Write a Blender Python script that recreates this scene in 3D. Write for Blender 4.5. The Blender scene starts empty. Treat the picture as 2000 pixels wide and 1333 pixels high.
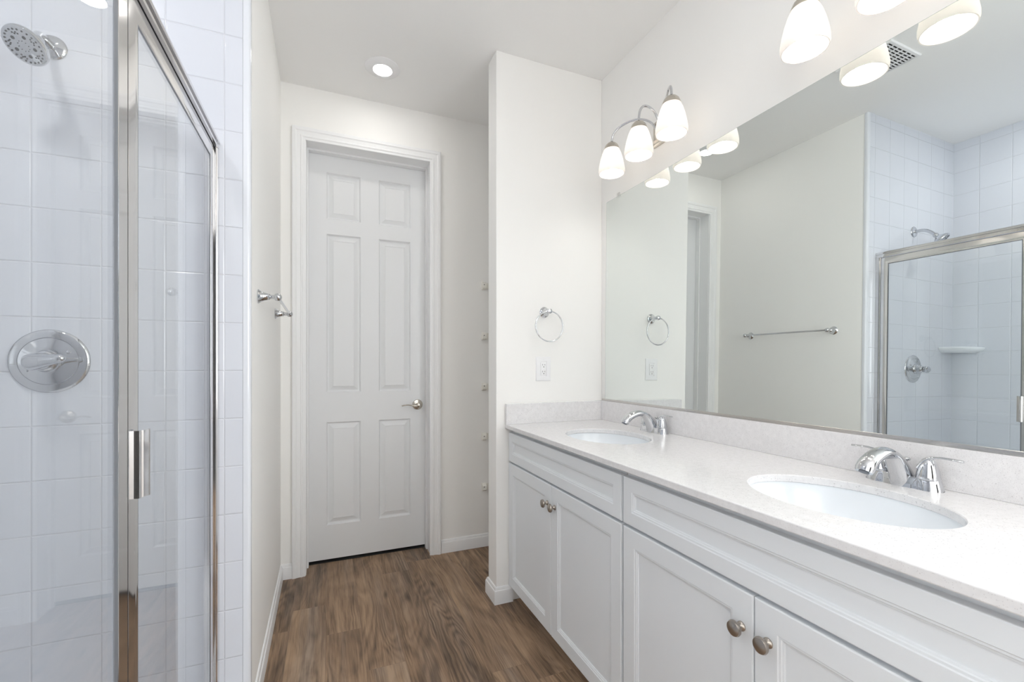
import bpy, bmesh, math, random
from math import sin, cos, pi, radians
from mathutils import Vector, Matrix

scene = bpy.context.scene
col = scene.collection

# ------------------------------------------------------------------ camera
YAW = 0.3944
cam_data = bpy.data.cameras.new('camera')
cam = bpy.data.objects.new('camera', cam_data)
col.objects.link(cam)
cam.location = (0, 0, 1.1906)
cam.rotation_euler = (pi/2, 0, -YAW)
cam_data.sensor_width = 36
cam_data.lens = 868.62/2000*36
cam_data.shift_x = (1000-1001.65)/2000
cam_data.shift_y = (710.43-666.5)/2000
cam_data.clip_start = 0.02
scene.camera = cam

# ------------------------------------------------------------------ world, light, exposure
scene.view_settings.view_transform = 'Standard'
scene.view_settings.look = 'None'
scene.view_settings.gamma = 1
scene.view_settings.use_curve_mapping = False
scene.view_settings.exposure = 0.32
world = bpy.data.worlds.new('world')
scene.world = world
world.use_nodes = True
world.node_tree.nodes['Background'].inputs[0].default_value = (0.75, 0.86, 1.0, 1)
world.node_tree.nodes['Background'].inputs[1].default_value = 0.15
scene.cycles.max_bounces = 14
scene.cycles.diffuse_bounces = 8
scene.cycles.glossy_bounces = 8
scene.cycles.transparent_max_bounces = 16
scene.cycles.transmission_bounces = 8
scene.cycles.sample_clamp_indirect = 4.0
scene.cycles.caustics_reflective = True
scene.cycles.caustics_refractive = False

# unseen fill lamp added behind the camera, outside an added right-wall window
ld = bpy.data.lights.new('side_fill_light', 'AREA')
ld.shape = 'RECTANGLE'; ld.size = 1.05; ld.size_y = 1.25
ld.energy = 64; ld.color = (0.93, 0.965, 1.0)
lo = bpy.data.objects.new('side_fill_light', ld); col.objects.link(lo)
lo.location = (1.53, -0.85, 1.55); lo.rotation_euler = (radians(90), 0, radians(90))

FILL_GLOBE = 10.5  # emission of the fill globe added behind the camera
SHOWER = 210.0
BULB = 34.0          # emission of the vanity bulbs
LENS = 44.0          # emission of the recessed lights

# ------------------------------------------------------------------ materials
def new_mat(name):
    m = bpy.data.materials.new(name); m.use_nodes = True
    nt = m.node_tree
    return m, nt, nt.nodes['Principled BSDF']

def noise_bump(nt, bs, scale, strength, dist=0.001, detail=3):
    tc = nt.nodes.new('ShaderNodeTexCoord')
    n = nt.nodes.new('ShaderNodeTexNoise'); n.inputs['Scale'].default_value = scale
    n.inputs['Detail'].default_value = detail
    b = nt.nodes.new('ShaderNodeBump'); b.inputs['Strength'].default_value = strength
    b.inputs['Distance'].default_value = dist
    nt.links.new(tc.outputs['Object'], n.inputs['Vector'])
    nt.links.new(n.outputs['Fac'], b.inputs['Height'])
    nt.links.new(b.outputs['Normal'], bs.inputs['Normal'])

def simple(name, c, rough=0.5, metal=0, bump=None, spec=None, coat=None):
    m, nt, bs = new_mat(name)
    bs.inputs['Base Color'].default_value = (*c, 1)
    bs.inputs['Roughness'].default_value = rough
    bs.inputs['Metallic'].default_value = metal
    if spec is not None: bs.inputs['Specular IOR Level'].default_value = spec
    if coat: bs.inputs['Coat Weight'].default_value = coat; bs.inputs['Coat Roughness'].default_value = 0.08
    if bump: noise_bump(nt, bs, *bump)
    return m

M = {}
M['wall'] = simple('wall_paint', (0.895, 0.888, 0.868), 0.62, bump=(260, 0.12, 0.0006), spec=0.3)
M['ceiling'] = simple('ceiling_paint', (0.89, 0.888, 0.88), 0.9, bump=(200, 0.12, 0.0006), spec=0.1)
M['trim'] = simple('trim_paint', (0.86, 0.865, 0.87), 0.38)
M['door'] = simple('door_paint', (0.80, 0.81, 0.82), 0.42, bump=(90, 0.05, 0.0006))
M['cabinet'] = simple('cabinet_paint', (0.77, 0.795, 0.82), 0.36)
M['dark'] = simple('gap_shade', (0.03, 0.03, 0.03), 0.8)  # near-black standing in for shade in gaps
M['dim'] = simple('reflected_room_dark', (0.22, 0.21, 0.20), 0.8)  # dark tone of the added room that the chrome reflects
M['chrome'] = simple('chrome', (0.64, 0.65, 0.67), 0.05, 1)
M['polished_frame'] = simple('polished_aluminium', (0.72, 0.712, 0.715), 0.09, 1)
M['nickel'] = simple('brushed_nickel', (0.42, 0.38, 0.34), 0.28, 1)
M['nickel_light'] = simple('satin_nickel', (0.58, 0.54, 0.48), 0.22, 1)
M['seal'] = simple('grey_seal', (0.16, 0.17, 0.19), 0.5)
M['white_plastic'] = simple('white_plastic', (0.86, 0.86, 0.87), 0.35)
M['bracket_plastic'] = simple('bracket_plastic', (0.84, 0.82, 0.76), 0.4)
M['slot'] = simple('slot_dark', (0.12, 0.11, 0.11), 0.6)
M['ceramic'] = simple('sink_ceramic', (0.84, 0.87, 0.90), 0.08, coat=0.5)
M['pan'] = simple('shower_pan_acrylic', (0.86, 0.86, 0.87), 0.25)
M['rubber'] = simple('nozzle_rubber', (0.07, 0.075, 0.09), 0.5)
M['channel'] = simple('mirror_channel_metal', (0.62, 0.60, 0.58), 0.2, 1)
M['outside'] = simple('added_window_frost', (0.9, 0.95, 1.0), 0.4)

# mirror
m, nt, bs = new_mat('mirror_silver'); M['mirror'] = m
bs.inputs['Base Color'].default_value = (0.80, 0.835, 0.82, 1)
bs.inputs['Metallic'].default_value = 1; bs.inputs['Roughness'].default_value = 0.0
M['mirror_edge'] = simple('mirror_edge_glass', (0.35, 0.42, 0.40), 0.2)

# clear glass: fresnel reflection over straight-through transparency
def glass(name, tint):
    m = bpy.data.materials.new(name); m.use_nodes = True
    nt = m.node_tree; nt.nodes.clear()
    out = nt.nodes.new('ShaderNodeOutputMaterial')
    mix = nt.nodes.new('ShaderNodeMixShader')
    tr = nt.nodes.new('ShaderNodeBsdfTransparent'); tr.inputs[0].default_value = (*tint, 1)
    gl = nt.nodes.new('ShaderNodeBsdfGlossy'); gl.inputs['Roughness'].default_value = 0.0
    geo = nt.nodes.new('ShaderNodeNewGeometry')
    ior = nt.nodes.new('ShaderNodeMapRange')
    ior.inputs['To Min'].default_value = 1.5; ior.inputs['To Max'].default_value = 1/1.5
    fr = nt.nodes.new('ShaderNodeFresnel')
    L = nt.links.new
    L(geo.outputs['Backfacing'], ior.inputs['Value']); L(ior.outputs['Result'], fr.inputs['IOR'])
    L(fr.outputs[0], mix.inputs[0]); L(tr.outputs[0], mix.inputs[1]); L(gl.outputs[0], mix.inputs[2])
    L(mix.outputs[0], out.inputs[0])
    return m
M['glass'] = glass('shower_glass', (0.985, 0.992, 0.99))
M['clear_plastic'] = glass('clear_plastic', (0.95, 0.95, 0.95))

# emitters
def emitter(name, c, s):
    m = bpy.data.materials.new(name); m.use_nodes = True
    nt = m.node_tree; nt.nodes.clear()
    out = nt.nodes.new('ShaderNodeOutputMaterial'); e = nt.nodes.new('ShaderNodeEmission')
    e.inputs[0].default_value = (*c, 1); e.inputs[1].default_value = s
    nt.links.new(e.outputs[0], out.inputs[0]); return m
M['bulb'] = emitter('bulb_glow', (1.0, 0.955, 0.90), BULB)
M['lens'] = emitter('lens_glow', (1.0, 0.97, 0.93), LENS)

M['lens_shower'] = emitter('shower_lens_glow', (1.0, 0.98, 0.96), SHOWER)
M['globe'] = emitter('fill_globe_glow', (1.0, 0.97, 0.94), FILL_GLOBE)

# frosted shade glass
m = bpy.data.materials.new('frosted_shade'); m.use_nodes = True; M['shade'] = m
nt = m.node_tree; nt.nodes.clear()
out = nt.nodes.new('ShaderNodeOutputMaterial')
df = nt.nodes.new('ShaderNodeBsdfDiffuse'); df.inputs[0].default_value = (0.92, 0.90, 0.87, 1)
tl = nt.nodes.new('ShaderNodeBsdfTranslucent'); tl.inputs[0].default_value = (0.85, 0.83, 0.815, 1)
gl = nt.nodes.new('ShaderNodeBsdfGlossy'); gl.inputs['Roughness'].default_value = 0.25
mx = nt.nodes.new('ShaderNodeMixShader'); mx.inputs[0].default_value = 0.5
mx2 = nt.nodes.new('ShaderNodeMixShader'); mx2.inputs[0].default_value = 0.05
nt.links.new(df.outputs[0], mx.inputs[1]); nt.links.new(tl.outputs[0], mx.inputs[2])
nt.links.new(mx.outputs[0], mx2.inputs[1]); nt.links.new(gl.outputs[0], mx2.inputs[2])
nt.links.new(mx2.outputs[0], out.inputs[0])

# quartz countertop
m, nt, bs = new_mat('speckled_quartz'); M['quartz'] = m
tc = nt.nodes.new('ShaderNodeTexCoord')
def speck(scale, lo_, hi_):
    v = nt.nodes.new('ShaderNodeTexVoronoi'); v.inputs['Scale'].default_value = scale
    v.inputs['Randomness'].default_value = 1
    nt.links.new(tc.outputs['Object'], v.inputs['Vector'])
    r = nt.nodes.new('ShaderNodeMapRange'); r.inputs['From Min'].default_value = lo_; r.inputs['From Max'].default_value = hi_
    r.inputs['To Min'].default_value = 1; r.inputs['To Max'].default_value = 0
    nt.links.new(v.outputs['Distance'], r.inputs['Value'])
    # only some cells carry a speck
    w = nt.nodes.new('ShaderNodeSeparateColor'); nt.links.new(v.outputs['Color'], w.inputs[0])
    g = nt.nodes.new('ShaderNodeMath'); g.operation = 'GREATER_THAN'; g.inputs[1].default_value = 0.55
    nt.links.new(w.outputs[0], g.inputs[0])
    mu = nt.nodes.new('ShaderNodeMath'); mu.operation = 'MULTIPLY'
    nt.links.new(r.outputs[0], mu.inputs[0]); nt.links.new(g.outputs[0], mu.inputs[1])
    return mu.outputs[0]
s1 = speck(190, 0.12, 0.30); s2 = speck(420, 0.15, 0.35)
n = nt.nodes.new('ShaderNodeTexNoise'); n.inputs['Scale'].default_value = 60
nt.links.new(tc.outputs['Object'], n.inputs['Vector'])
cr = nt.nodes.new('ShaderNodeValToRGB')
cr.color_ramp.elements[0].position = 0.3; cr.color_ramp.elements[0].color = (0.745, 0.735, 0.74, 1)
cr.color_ramp.elements[1].position = 0.7; cr.color_ramp.elements[1].color = (0.80, 0.79, 0.795, 1)
nt.links.new(n.outputs['Fac'], cr.inputs[0])
ma = nt.nodes.new('ShaderNodeMix'); ma.data_type = 'RGBA'
ma.inputs['B'].default_value = (0.34, 0.32, 0.33, 1)
f1 = nt.nodes.new('ShaderNodeMath'); f1.operation = 'MULTIPLY'; f1.inputs[1].default_value = 0.55
nt.links.new(s1, f1.inputs[0]); nt.links.new(f1.outputs[0], ma.inputs['Factor']); nt.links.new(cr.outputs[0], ma.inputs['A'])
mb = nt.nodes.new('ShaderNodeMix'); mb.data_type = 'RGBA'
mb.inputs['B'].default_value = (0.5, 0.47, 0.48, 1)
f2 = nt.nodes.new('ShaderNodeMath'); f2.operation = 'MULTIPLY'; f2.inputs[1].default_value = 0.5
nt.links.new(s2, f2.inputs[0]); nt.links.new(f2.outputs[0], mb.inputs['Factor']); nt.links.new(ma.outputs['Result'], mb.inputs['A'])
nt.links.new(mb.outputs['Result'], bs.inputs['Base Color'])
bs.inputs['Roughness'].default_value = 0.12

# tiles: a square glazed tile grid; axes = which object axes form the wall plane
TP = 0.1526
def tile_mat(name, axis, u0, v0=1.0146):
    m, nt, bs = new_mat(name)
    tc = nt.nodes.new('ShaderNodeTexCoord')
    sp = nt.nodes.new('ShaderNodeSeparateXYZ'); nt.links.new(tc.outputs['Object'], sp.inputs[0])
    cb = nt.nodes.new('ShaderNodeCombineXYZ')
    def off(o, d):
        a = nt.nodes.new('ShaderNodeMath'); a.operation = 'ADD'; a.inputs[1].default_value = d
        nt.links.new(o, a.inputs[0]); return a.outputs[0]
    nt.links.new(off(sp.outputs[axis], -u0 + 40*TP), cb.inputs[0])
    nt.links.new(off(sp.outputs[2], -v0 + 40*TP), cb.inputs[1])
    br = nt.nodes.new('ShaderNodeTexBrick')
    br.offset = 0; br.squash = 1
    br.inputs['Scale'].default_value = 1
    br.inputs['Brick Width'].default_value = TP; br.inputs['Row Height'].default_value = TP
    br.inputs['Mortar Size'].default_value = 0.0011; br.inputs['Mortar Smooth'].default_value = 0.3
    br.inputs['Color1'].default_value = (0.63, 0.65, 0.70, 1); br.inputs['Color2'].default_value = (0.645, 0.665, 0.715, 1)
    br.inputs['Mortar'].default_value = (0.60, 0.61, 0.65, 1)
    nt.links.new(cb.outputs[0], br.inputs['Vector'])
    nt.links.new(br.outputs['Color'], bs.inputs['Base Color'])
    br2 = nt.nodes.new('ShaderNodeTexBrick')          # wide soft edge: pillowed tile rims
    br2.offset = 0; br2.squash = 1; br2.inputs['Scale'].default_value = 1
    br2.inputs['Brick Width'].default_value = TP; br2.inputs['Row Height'].default_value = TP
    br2.inputs['Mortar Size'].default_value = 0.0035; br2.inputs['Mortar Smooth'].default_value = 1.0
    nt.links.new(cb.outputs[0], br2.inputs['Vector'])
    nz = nt.nodes.new('ShaderNodeTexNoise'); nz.inputs['Scale'].default_value = 9; nz.inputs['Detail'].default_value = 1
    nt.links.new(tc.outputs['Object'], nz.inputs['Vector'])
    mu = nt.nodes.new('ShaderNodeMath'); mu.operation = 'MULTIPLY_ADD'
    mu.inputs[1].default_value = -1.0
    sc_ = nt.nodes.new('ShaderNodeMath'); sc_.operation = 'MULTIPLY'; sc_.inputs[1].default_value = 0.7
    nt.links.new(nz.outputs['Fac'], sc_.inputs[0])
    nt.links.new(br2.outputs['Fac'], mu.inputs[0]); nt.links.new(sc_.outputs[0], mu.inputs[2])
    b = nt.nodes.new('ShaderNodeBump'); b.inputs['Strength'].default_value = 1.0; b.inputs['Distance'].default_value = 0.0012
    nt.links.new(mu.outputs[0], b.inputs['Height']); nt.links.new(b.outputs['Normal'], bs.inputs['Normal'])
    bs.inputs['Roughness'].default_value = 0.1
    bs.inputs['Specular IOR Level'].default_value = 0.5
    return m
M['tile_x'] = tile_mat('white_tile_end', 0, -0.303)
M['tile_y'] = tile_mat('white_tile_back', 1, 1.5242)
M['bullnose'] = simple('bullnose_tile', (0.70, 0.72, 0.76), 0.1)

# wood floor
m, nt, bs = new_mat('oak_plank'); M['floor'] = m
L = nt.links.new
uv = nt.nodes.new('ShaderNodeUVMap'); uv.uv_map = 'grain'
at = nt.nodes.new('ShaderNodeAttribute'); at.attribute_name = 'plank'
def mth(op, a, b=None, c=None):
    x = nt.nodes.new('ShaderNodeMath'); x.operation = op
    for i, v in enumerate((a, b, c)):
        if v is None: continue
        if isinstance(v, (int, float)): x.inputs[i].default_value = v
        else: L(v, x.inputs[i])
    return x.outputs[0]
sep = nt.nodes.new('ShaderNodeSeparateXYZ'); L(uv.outputs[0], sep.inputs[0])
pid = at.outputs['Fac']
def vec(x, y, z):
    c = nt.nodes.new('ShaderNodeCombineXYZ')
    for i, v in enumerate((x, y, z)):
        if isinstance(v, (int, float)): c.inputs[i].default_value = v
        else: L(v, c.inputs[i])
    return c.outputs[0]
def noise(v, sc, det=3, dist=0, rough=0.55):
    x = nt.nodes.new('ShaderNodeTexNoise'); L(v, x.inputs['Vector'])
    x.inputs['Scale'].default_value = sc; x.inputs['Detail'].default_value = det
    x.inputs['Distortion'].default_value = dist; x.inputs['Roughness'].default_value = rough
    return x.outputs['Fac']
X_, Y_ = sep.outputs[0], sep.outputs[1]
pz = mth('MULTIPLY', pid, 57.0)
# cathedral figure: rings of a stretched noise field
warp = noise(vec(mth('MULTIPLY', X_, 3.0), mth('MULTIPLY', Y_, 2.2), pz), 1.0, 3)
base_n = noise(vec(mth('MULTIPLY_ADD', warp, 0.5, mth('MULTIPLY', X_, 7.5)), mth('MULTIPLY', Y_, 0.95), pz), 1.0, 1.0, 0.3)
rings = mth('SINE', mth('MULTIPLY', base_n, 120.0))
rings = mth('POWER', mth('MULTIPLY_ADD', rings, 0.5, 0.5), 0.7)
figm = noise(vec(mth('MULTIPLY', X_, 5.0), mth('MULTIPLY', Y_, 1.6), mth('ADD', pz, 77.0)), 1.0, 2)
fm = nt.nodes.new('ShaderNodeMapRange'); L(figm, fm.inputs['Value'])
fm.inputs['From Min'].default_value = 0.40; fm.inputs['From Max'].default_value = 0.62
fm.inputs['To Min'].default_value = 0.02; fm.inputs['To Max'].default_value = 0.15
fine = noise(vec(mth('MULTIPLY', X_, 260.0), mth('MULTIPLY', Y_, 6.0), pz), 1.0, 4, 0.3, 0.7)
mid = noise(vec(mth('MULTIPLY_ADD', warp, 3.0, mth('MULTIPLY', X_, 60.0)), mth('MULTIPLY', Y_, 2.0), pz), 1.0, 4, 0.5, 0.6)
broad = noise(vec(mth('MULTIPLY', X_, 8.0), mth('MULTIPLY', Y_, 2.2), mth('ADD', pz, 9.0)), 1.0, 3, 0.8)
f = mth('MULTIPLY_ADD', mth('SUBTRACT', rings, 0.5), fm.outputs[0], mth('MULTIPLY', fine, 0.50))
f = mth('ADD', f, mth('MULTIPLY', mid, 0.55))
f = mth('ADD', f, mth('MULTIPLY', broad, 0.75))
f = mth('ADD', f, mth('MULTIPLY_ADD', pid, 0.17, -0.45))
ramp = nt.nodes.new('ShaderNodeValToRGB'); L(f, ramp.inputs[0])
e = ramp.color_ramp.elements
e[0].position = 0.26; e[0].color = (0.085, 0.055, 0.036, 1)
e[1].position = 0.76; e[1].color = (0.42, 0.285, 0.180, 1)
k = e.new(0.42); k.color = (0.170, 0.110, 0.070, 1)
k = e.new(0.56); k.color = (0.275, 0.180, 0.113, 1)
# greyish streaks
grey = noise(vec(mth('MULTIPLY', X_, 10.0), mth('MULTIPLY', Y_, 0.9), mth('ADD', pz, 31.0)), 1.0, 3, 0.5)
gm = nt.nodes.new('ShaderNodeMapRange'); L(grey, gm.inputs['Value'])
gm.inputs['From Min'].default_value = 0.45; gm.inputs['From Max'].default_value = 0.68; gm.inputs['To Max'].default_value = 0.55
hs = nt.nodes.new('ShaderNodeHueSaturation'); hs.inputs['Saturation'].default_value = 0.55; hs.inputs['Value'].default_value = 0.84
L(ramp.outputs[0], hs.inputs['Color'])
mg = nt.nodes.new('ShaderNodeMix'); mg.data_type = 'RGBA'
L(gm.outputs[0], mg.inputs['Factor']); L(ramp.outputs[0], mg.inputs['A']); L(hs.outputs[0], mg.inputs['B'])
# knots
vk = nt.nodes.new('ShaderNodeTexVoronoi'); vk.voronoi_dimensions = '2D'; vk.inputs['Scale'].default_value = 1.0
L(vec(mth('MULTIPLY_ADD', warp, 0.25, mth('MULTIPLY', X_, 5.0)), mth('MULTIPLY', Y_, 1.5), 0.0), vk.inputs['Vector'])
km = nt.nodes.new('ShaderNodeMapRange'); L(vk.outputs['Distance'], km.inputs['Value'])
km.inputs['From Min'].default_value = 0.01; km.inputs['From Max'].default_value = 0.085
km.inputs['To Min'].default_value = 0.75; km.inputs['To Max'].default_value = 0.0
mk = nt.nodes.new('ShaderNodeMix'); mk.data_type = 'RGBA'; mk.inputs['B'].default_value = (0.05, 0.032, 0.022, 1)
L(km.outputs[0], mk.inputs['Factor']); L(mg.outputs['Result'], mk.inputs['A'])
L(mk.outputs['Result'], bs.inputs['Base Color'])
rr = nt.nodes.new('ShaderNodeMapRange'); L(fine, rr.inputs['Value'])
rr.inputs['To Min'].default_value = 0.42; rr.inputs['To Max'].default_value = 0.62
L(rr.outputs[0], bs.inputs['Roughness'])
bs.inputs['Specular IOR Level'].default_value = 0.35
bp = nt.nodes.new('ShaderNodeBump'); bp.inputs['Strength'].default_value = 0.25; bp.inputs['Distance'].default_value = 0.0006
L(f, bp.inputs['Height']); L(bp.outputs['Normal'], bs.inputs['Normal'])

# ------------------------------------------------------------------ geometry helpers (all in world coordinates)
def BM(): return bmesh.new()

def face(bm, pts):
    vs = [bm.verts.new(p) for p in pts]
    return bm.faces.new(vs)

def box(bm, x0, x1, y0, y1, z0, z1):
    v = [bm.verts.new(p) for p in ((x0,y0,z0),(x1,y0,z0),(x1,y1,z0),(x0,y1,z0),(x0,y0,z1),(x1,y0,z1),(x1,y1,z1),(x0,y1,z1))]
    for f in ((0,3,2,1),(4,5,6,7),(0,1,5,4),(1,2,6,5),(2,3,7,6),(3,0,4,7)):
        bm.faces.new([v[i] for i in f])
    return v

def rbox(bm, x0, x1, y0, y1, z0, z1, b=0.002, seg=2):
    t = BM(); box(t, x0, x1, y0, y1, z0, z1)
    bmesh.ops.bevel(t, geom=t.edges[:], offset=b, segments=seg, profile=0.5, affect='EDGES')
    merge(bm, t)

def merge(bm, t):
    me = bpy.data.meshes.new('tmp'); t.to_mesh(me); bm.from_mesh(me); bpy.data.meshes.remove(me); t.free()

def loft(bm, rings, closed=True, cap0=True, cap1=True):
    R = [[bm.verts.new(p) for p in r] for r in rings]
    n = len(R[0])
    for a, b in zip(R[:-1], R[1:]):
        for i in range(n if closed else n-1):
            j = (i+1) % n
            bm.faces.new((a[i], a[j], b[j], b[i]))
    if cap0: bm.faces.new(list(reversed(R[0])))
    if cap1: bm.faces.new(R[-1])
    return R

def basis(d):
    d = Vector(d).normalized()
    u = d.orthogonal().normalized() if abs(d.z) > 0.95 else d.cross(Vector((0,0,1))).normalized()
    return d, u, d.cross(u).normalized()

def lathe(bm, c, axis, prof, n=40, sx=1, sy=1, cap0=True, cap1=True):
    """prof = [(radius, distance along axis)]"""
    d, u, v = basis(axis); c = Vector(c)
    rings = []
    for r, h in prof:
        r = max(r, 1e-5)
        rings.append([c + d*h + (u*cos(2*pi*i/n)*sx + v*sin(2*pi*i/n)*sy)*r for i in range(n)])
    loft(bm, rings, True, cap0, cap1)

def tube(bm, pts, rad, n=14, cap=True):
    pts = [Vector(p) for p in pts]
    if not isinstance(rad, (list, tuple)): rad = [rad]*len(pts)
    up = None; rings = []
    for i, p in enumerate(pts):
        a = pts[max(i-1, 0)]; b = pts[min(i+1, len(pts)-1)]
        d = (b-a).normalized()
        if up is None:
            up = d.orthogonal().normalized()
        else:
            up = (up - d*up.dot(d)).normalized()
        w = d.cross(up)
        r = rad[i]
        rx, ry = r if isinstance(r, tuple) else (r, r)
        rings.append([p + up*cos(2*pi*k/n)*rx + w*sin(2*pi*k/n)*ry for k in range(n)])
    loft(bm, rings, True, cap, cap)

def ribbon(bm, pts, side, widths, thick, n=16):
    """elliptic cross sections: half width along the fixed vector side, half thickness across"""
    pts = [Vector(p) for p in pts]; side = Vector(side).normalized(); rings = []
    for i, p in enumerate(pts):
        a = pts[max(i-1, 0)]; b = pts[min(i+1, len(pts)-1)]
        d = (b-a).normalized(); up = side.cross(d).normalized()
        rings.append([p + side*cos(2*pi*k/n)*widths[i] + up*sin(2*pi*k/n)*thick[i] for k in range(n)])
    loft(bm, rings)

def bez(p0, p1, p2, p3, n=16):
    p0, p1, p2, p3 = map(Vector, (p0, p1, p2, p3)); o = []
    for i in range(n+1):
        t = i/n; s = 1-t
        o.append(p0*s**3 + p1*3*s*s*t + p2*3*s*t*t + p3*t**3)
    return o

def rings_rect(bm, u0, u1, v0, v1, prof, mp, fill=True):
    """concentric rectangles; prof = [(inset, depth)], mp(u, v, d) -> point"""
    R = []
    for ins, d in prof:
        R.append([bm.verts.new(mp(u, v, d)) for u, v in ((u0+ins, v0+ins), (u1-ins, v0+ins), (u1-ins, v1-ins), (u0+ins, v1-ins))])
    for a, b in zip(R[:-1], R[1:]):
        for i in range(4):
            j = (i+1) % 4
            bm.faces.new((a[i], a[j], b[j], b[i]))
    if fill: bm.faces.new(R[-1])
    return R

def sweep(bm, path, prof):
    """2D floor-plan path with mitred corners; prof = [(out, z)], out is to the left of the path"""
    P2 = [Vector((p[0], p[1])) for p in path]; n = len(P2); rows = []
    for i, p in enumerate(P2):
        dirs = []
        if i > 0: dirs.append((P2[i]-P2[i-1]).normalized())
        if i < n-1: dirs.append((P2[i+1]-P2[i]).normalized())
        ns = [Vector((-d.y, d.x)) for d in dirs]
        m = ns[0] if len(ns) == 1 else (ns[0]+ns[1])/(1+ns[0].dot(ns[1]))
        rows.append([(p.x+m.x*o, p.y+m.y*o, z) for o, z in prof])
    loft(bm, rows, True, True, True)

def make(name, bm, mat, parent=None, smooth=40, bevel=None, loc=None):
    bmesh.ops.recalc_face_normals(bm, faces=bm.faces[:])
    base = Vector((0, 0, 0))
    if parent is not None:
        q = parent
        while q is not None:
            base += q.location; q = q.parent
    if loc is not None: base = base if parent is not None else Vector(loc)
    own = Vector((0, 0, 0))
    if base.length > 0:
        bmesh.ops.translate(bm, verts=bm.verts[:], vec=-base)
    me = bpy.data.meshes.new(name); bm.to_mesh(me); bm.free()
    me.materials.append(mat)
    if smooth:
        for p in me.polygons: p.use_smooth = True
        me.set_sharp_from_angle(angle=radians(smooth))
    o = bpy.data.objects.new(name, me); col.objects.link(o)
    if parent is not None: o.parent = parent
    elif loc is not None: o.location = loc
    if bevel:
        b = o.modifiers.new('bevel', 'BEVEL'); b.width = bevel; b.segments = 3; b.limit_method = 'ANGLE'; b.angle_limit = radians(50)
        b.harden_normals = False
    return o

def tag(o, label, cat, group=None, kind=None):
    o['label'] = label; o['category'] = cat
    if group: o['group'] = group
    if kind: o['kind'] = kind
    return o

def thing(name, loc, label, cat, group=None):
    o = bpy.data.objects.new(name, None); col.objects.link(o)
    o.empty_display_size = 0.05
    o.location = loc
    return tag(o, label, cat, group)

def struct(name, bm, mat, label=None, **k):
    o = make(name, bm, mat, **k); o['kind'] = 'structure'
    if label: o['label'] = label
    return o

def copy_tree(o, parent=None):
    c = o.copy(); col.objects.link(c)
    if parent is not None: c.parent = parent
    for ch in list(o.children): copy_tree(ch, c)
    return c

# ------------------------------------------------------------------ main dimensions
H = 2.745                      # ceiling
XL = -0.2365                   # left wall face
XR = 1.39                      # vanity wall face
YB = 2.751                     # back wall face
YW0, YW1, XW = 2.065, 2.181, 0.7705   # partition
YS = 1.654                     # shower end wall, tile face
XS = -1.184                    # shower back wall, tile face
YN = 0.13                      # near end of shower
YR = -1.7                      # rear wall
XG = -0.32                     # shower glass plane
DT = 2.446; DXL, DXR = -0.112, 0.590

# ------------------------------------------------------------------ the setting
# floor: individual planks laid along the room
bm = BM()
uvl = bm.loops.layers.uv.new('grain'); pl = bm.faces.layers.float.new('plank')
PW = 0.148; x0 = -0.157
fixed = {0: 2.378, 1: 2.109, 2: 1.806, 5: 1.61}
random.seed(11)
kmin, kmax = -2, 10
XF0, XF1, YF0, YF1 = -0.34, XR, YR, 2.94
for kc in range(kmin, kmax+1):
    a = x0 + kc*PW; b = a + PW
    a2, b2 = max(a, XF0), min(b, XF1)
    if b2 - a2 < 0.002: continue
    j = fixed.get(kc, random.uniform(0, 1.22))
    while j > YF0 - 1.22: j -= 1.22
    while j < YF1:
        c0, c1 = max(j, YF0), min(j+1.22, YF1)
        if c1 - c0 > 0.002:
            g = 0.0006
            r = random.random(); ou, ov = random.uniform(0, 9), random.uniform(0, 9)
            vs = [bm.verts.new(p) for p in ((a2+g, c0+g, 0), (b2-g, c0+g, 0), (b2-g, c1-g, 0), (a2+g, c1-g, 0))]
            f_ = bm.faces.new(vs); f_[pl] = r
            for l in f_.loops: l[uvl].uv = (l.vert.co.x - a + ou, l.vert.co.y - j + ov)
        j += 1.22
# slab beneath shows in the hairline gaps
f0 = len(bm.faces)
vs = box(bm, XF0, XF1, YF0, YF1, -0.05, -0.0008)
o = struct('floor', bm, M['floor'], smooth=0)

bm = BM(); box(bm, -1.35, XR+0.12, YR-0.12, 2.95, H, H+0.1)
struct('ceiling', bm, M['ceiling'], smooth=0)

# back wall with the door opening
bm = BM(); y0, y1 = YB, YB+0.13
box(bm, XL-0.12, DXL-0.02, y0, y1, 0, H); box(bm, DXR+0.02, XR+0.12, y0, y1, 0, H); box(bm, DXL-0.02, DXR+0.02, y0, y1, DT+0.02, H)
struct('wall_back', bm, M['wall'], smooth=0)

bm = BM(); box(bm, DXL-0.12, DXR+0.12, YB+0.19, YB+0.22, 0, H)
box(bm, DXL-0.12, DXL-0.021, YB+0.131, YB+0.19, 0, H); box(bm, DXR+0.021, DXR+0.12, YB+0.131, YB+0.19, 0, H)
struct('door_light_blocker', bm, M['dark'], smooth=0)  # black box added behind the door to stop light and darken the gap
# vanity (right) wall
a, b, c, d = -1.4, -0.3, 0.9, 2.2
bm = BM(); box(bm, XR, XR+0.12, YR, a, 0, H); box(bm, XR, XR+0.12, b, YB, 0, H); box(bm, XR, XR+0.12, a, b, 0, c); box(bm, XR, XR+0.12, a, b, d, H)
struct('wall_right', bm, M['wall'], smooth=0)
# partition at the end of the vanity
bm = BM(); box(bm, XW, XR, YW0, YW1, 0, H)
struct('wall_partition', bm, M['wall'], smooth=0, bevel=0.004)
# left wall (hall part), very slightly out of square
bm = BM()
v = box(bm, -0.36, XL, YS+0.012, YB, 0, H)
for q in v:
    if q.co.x > -0.3: q.co.x = -0.2325 if q.co.y < 2 else -0.2392
struct('wall_left', bm, M['wall'], smooth=0)
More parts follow.
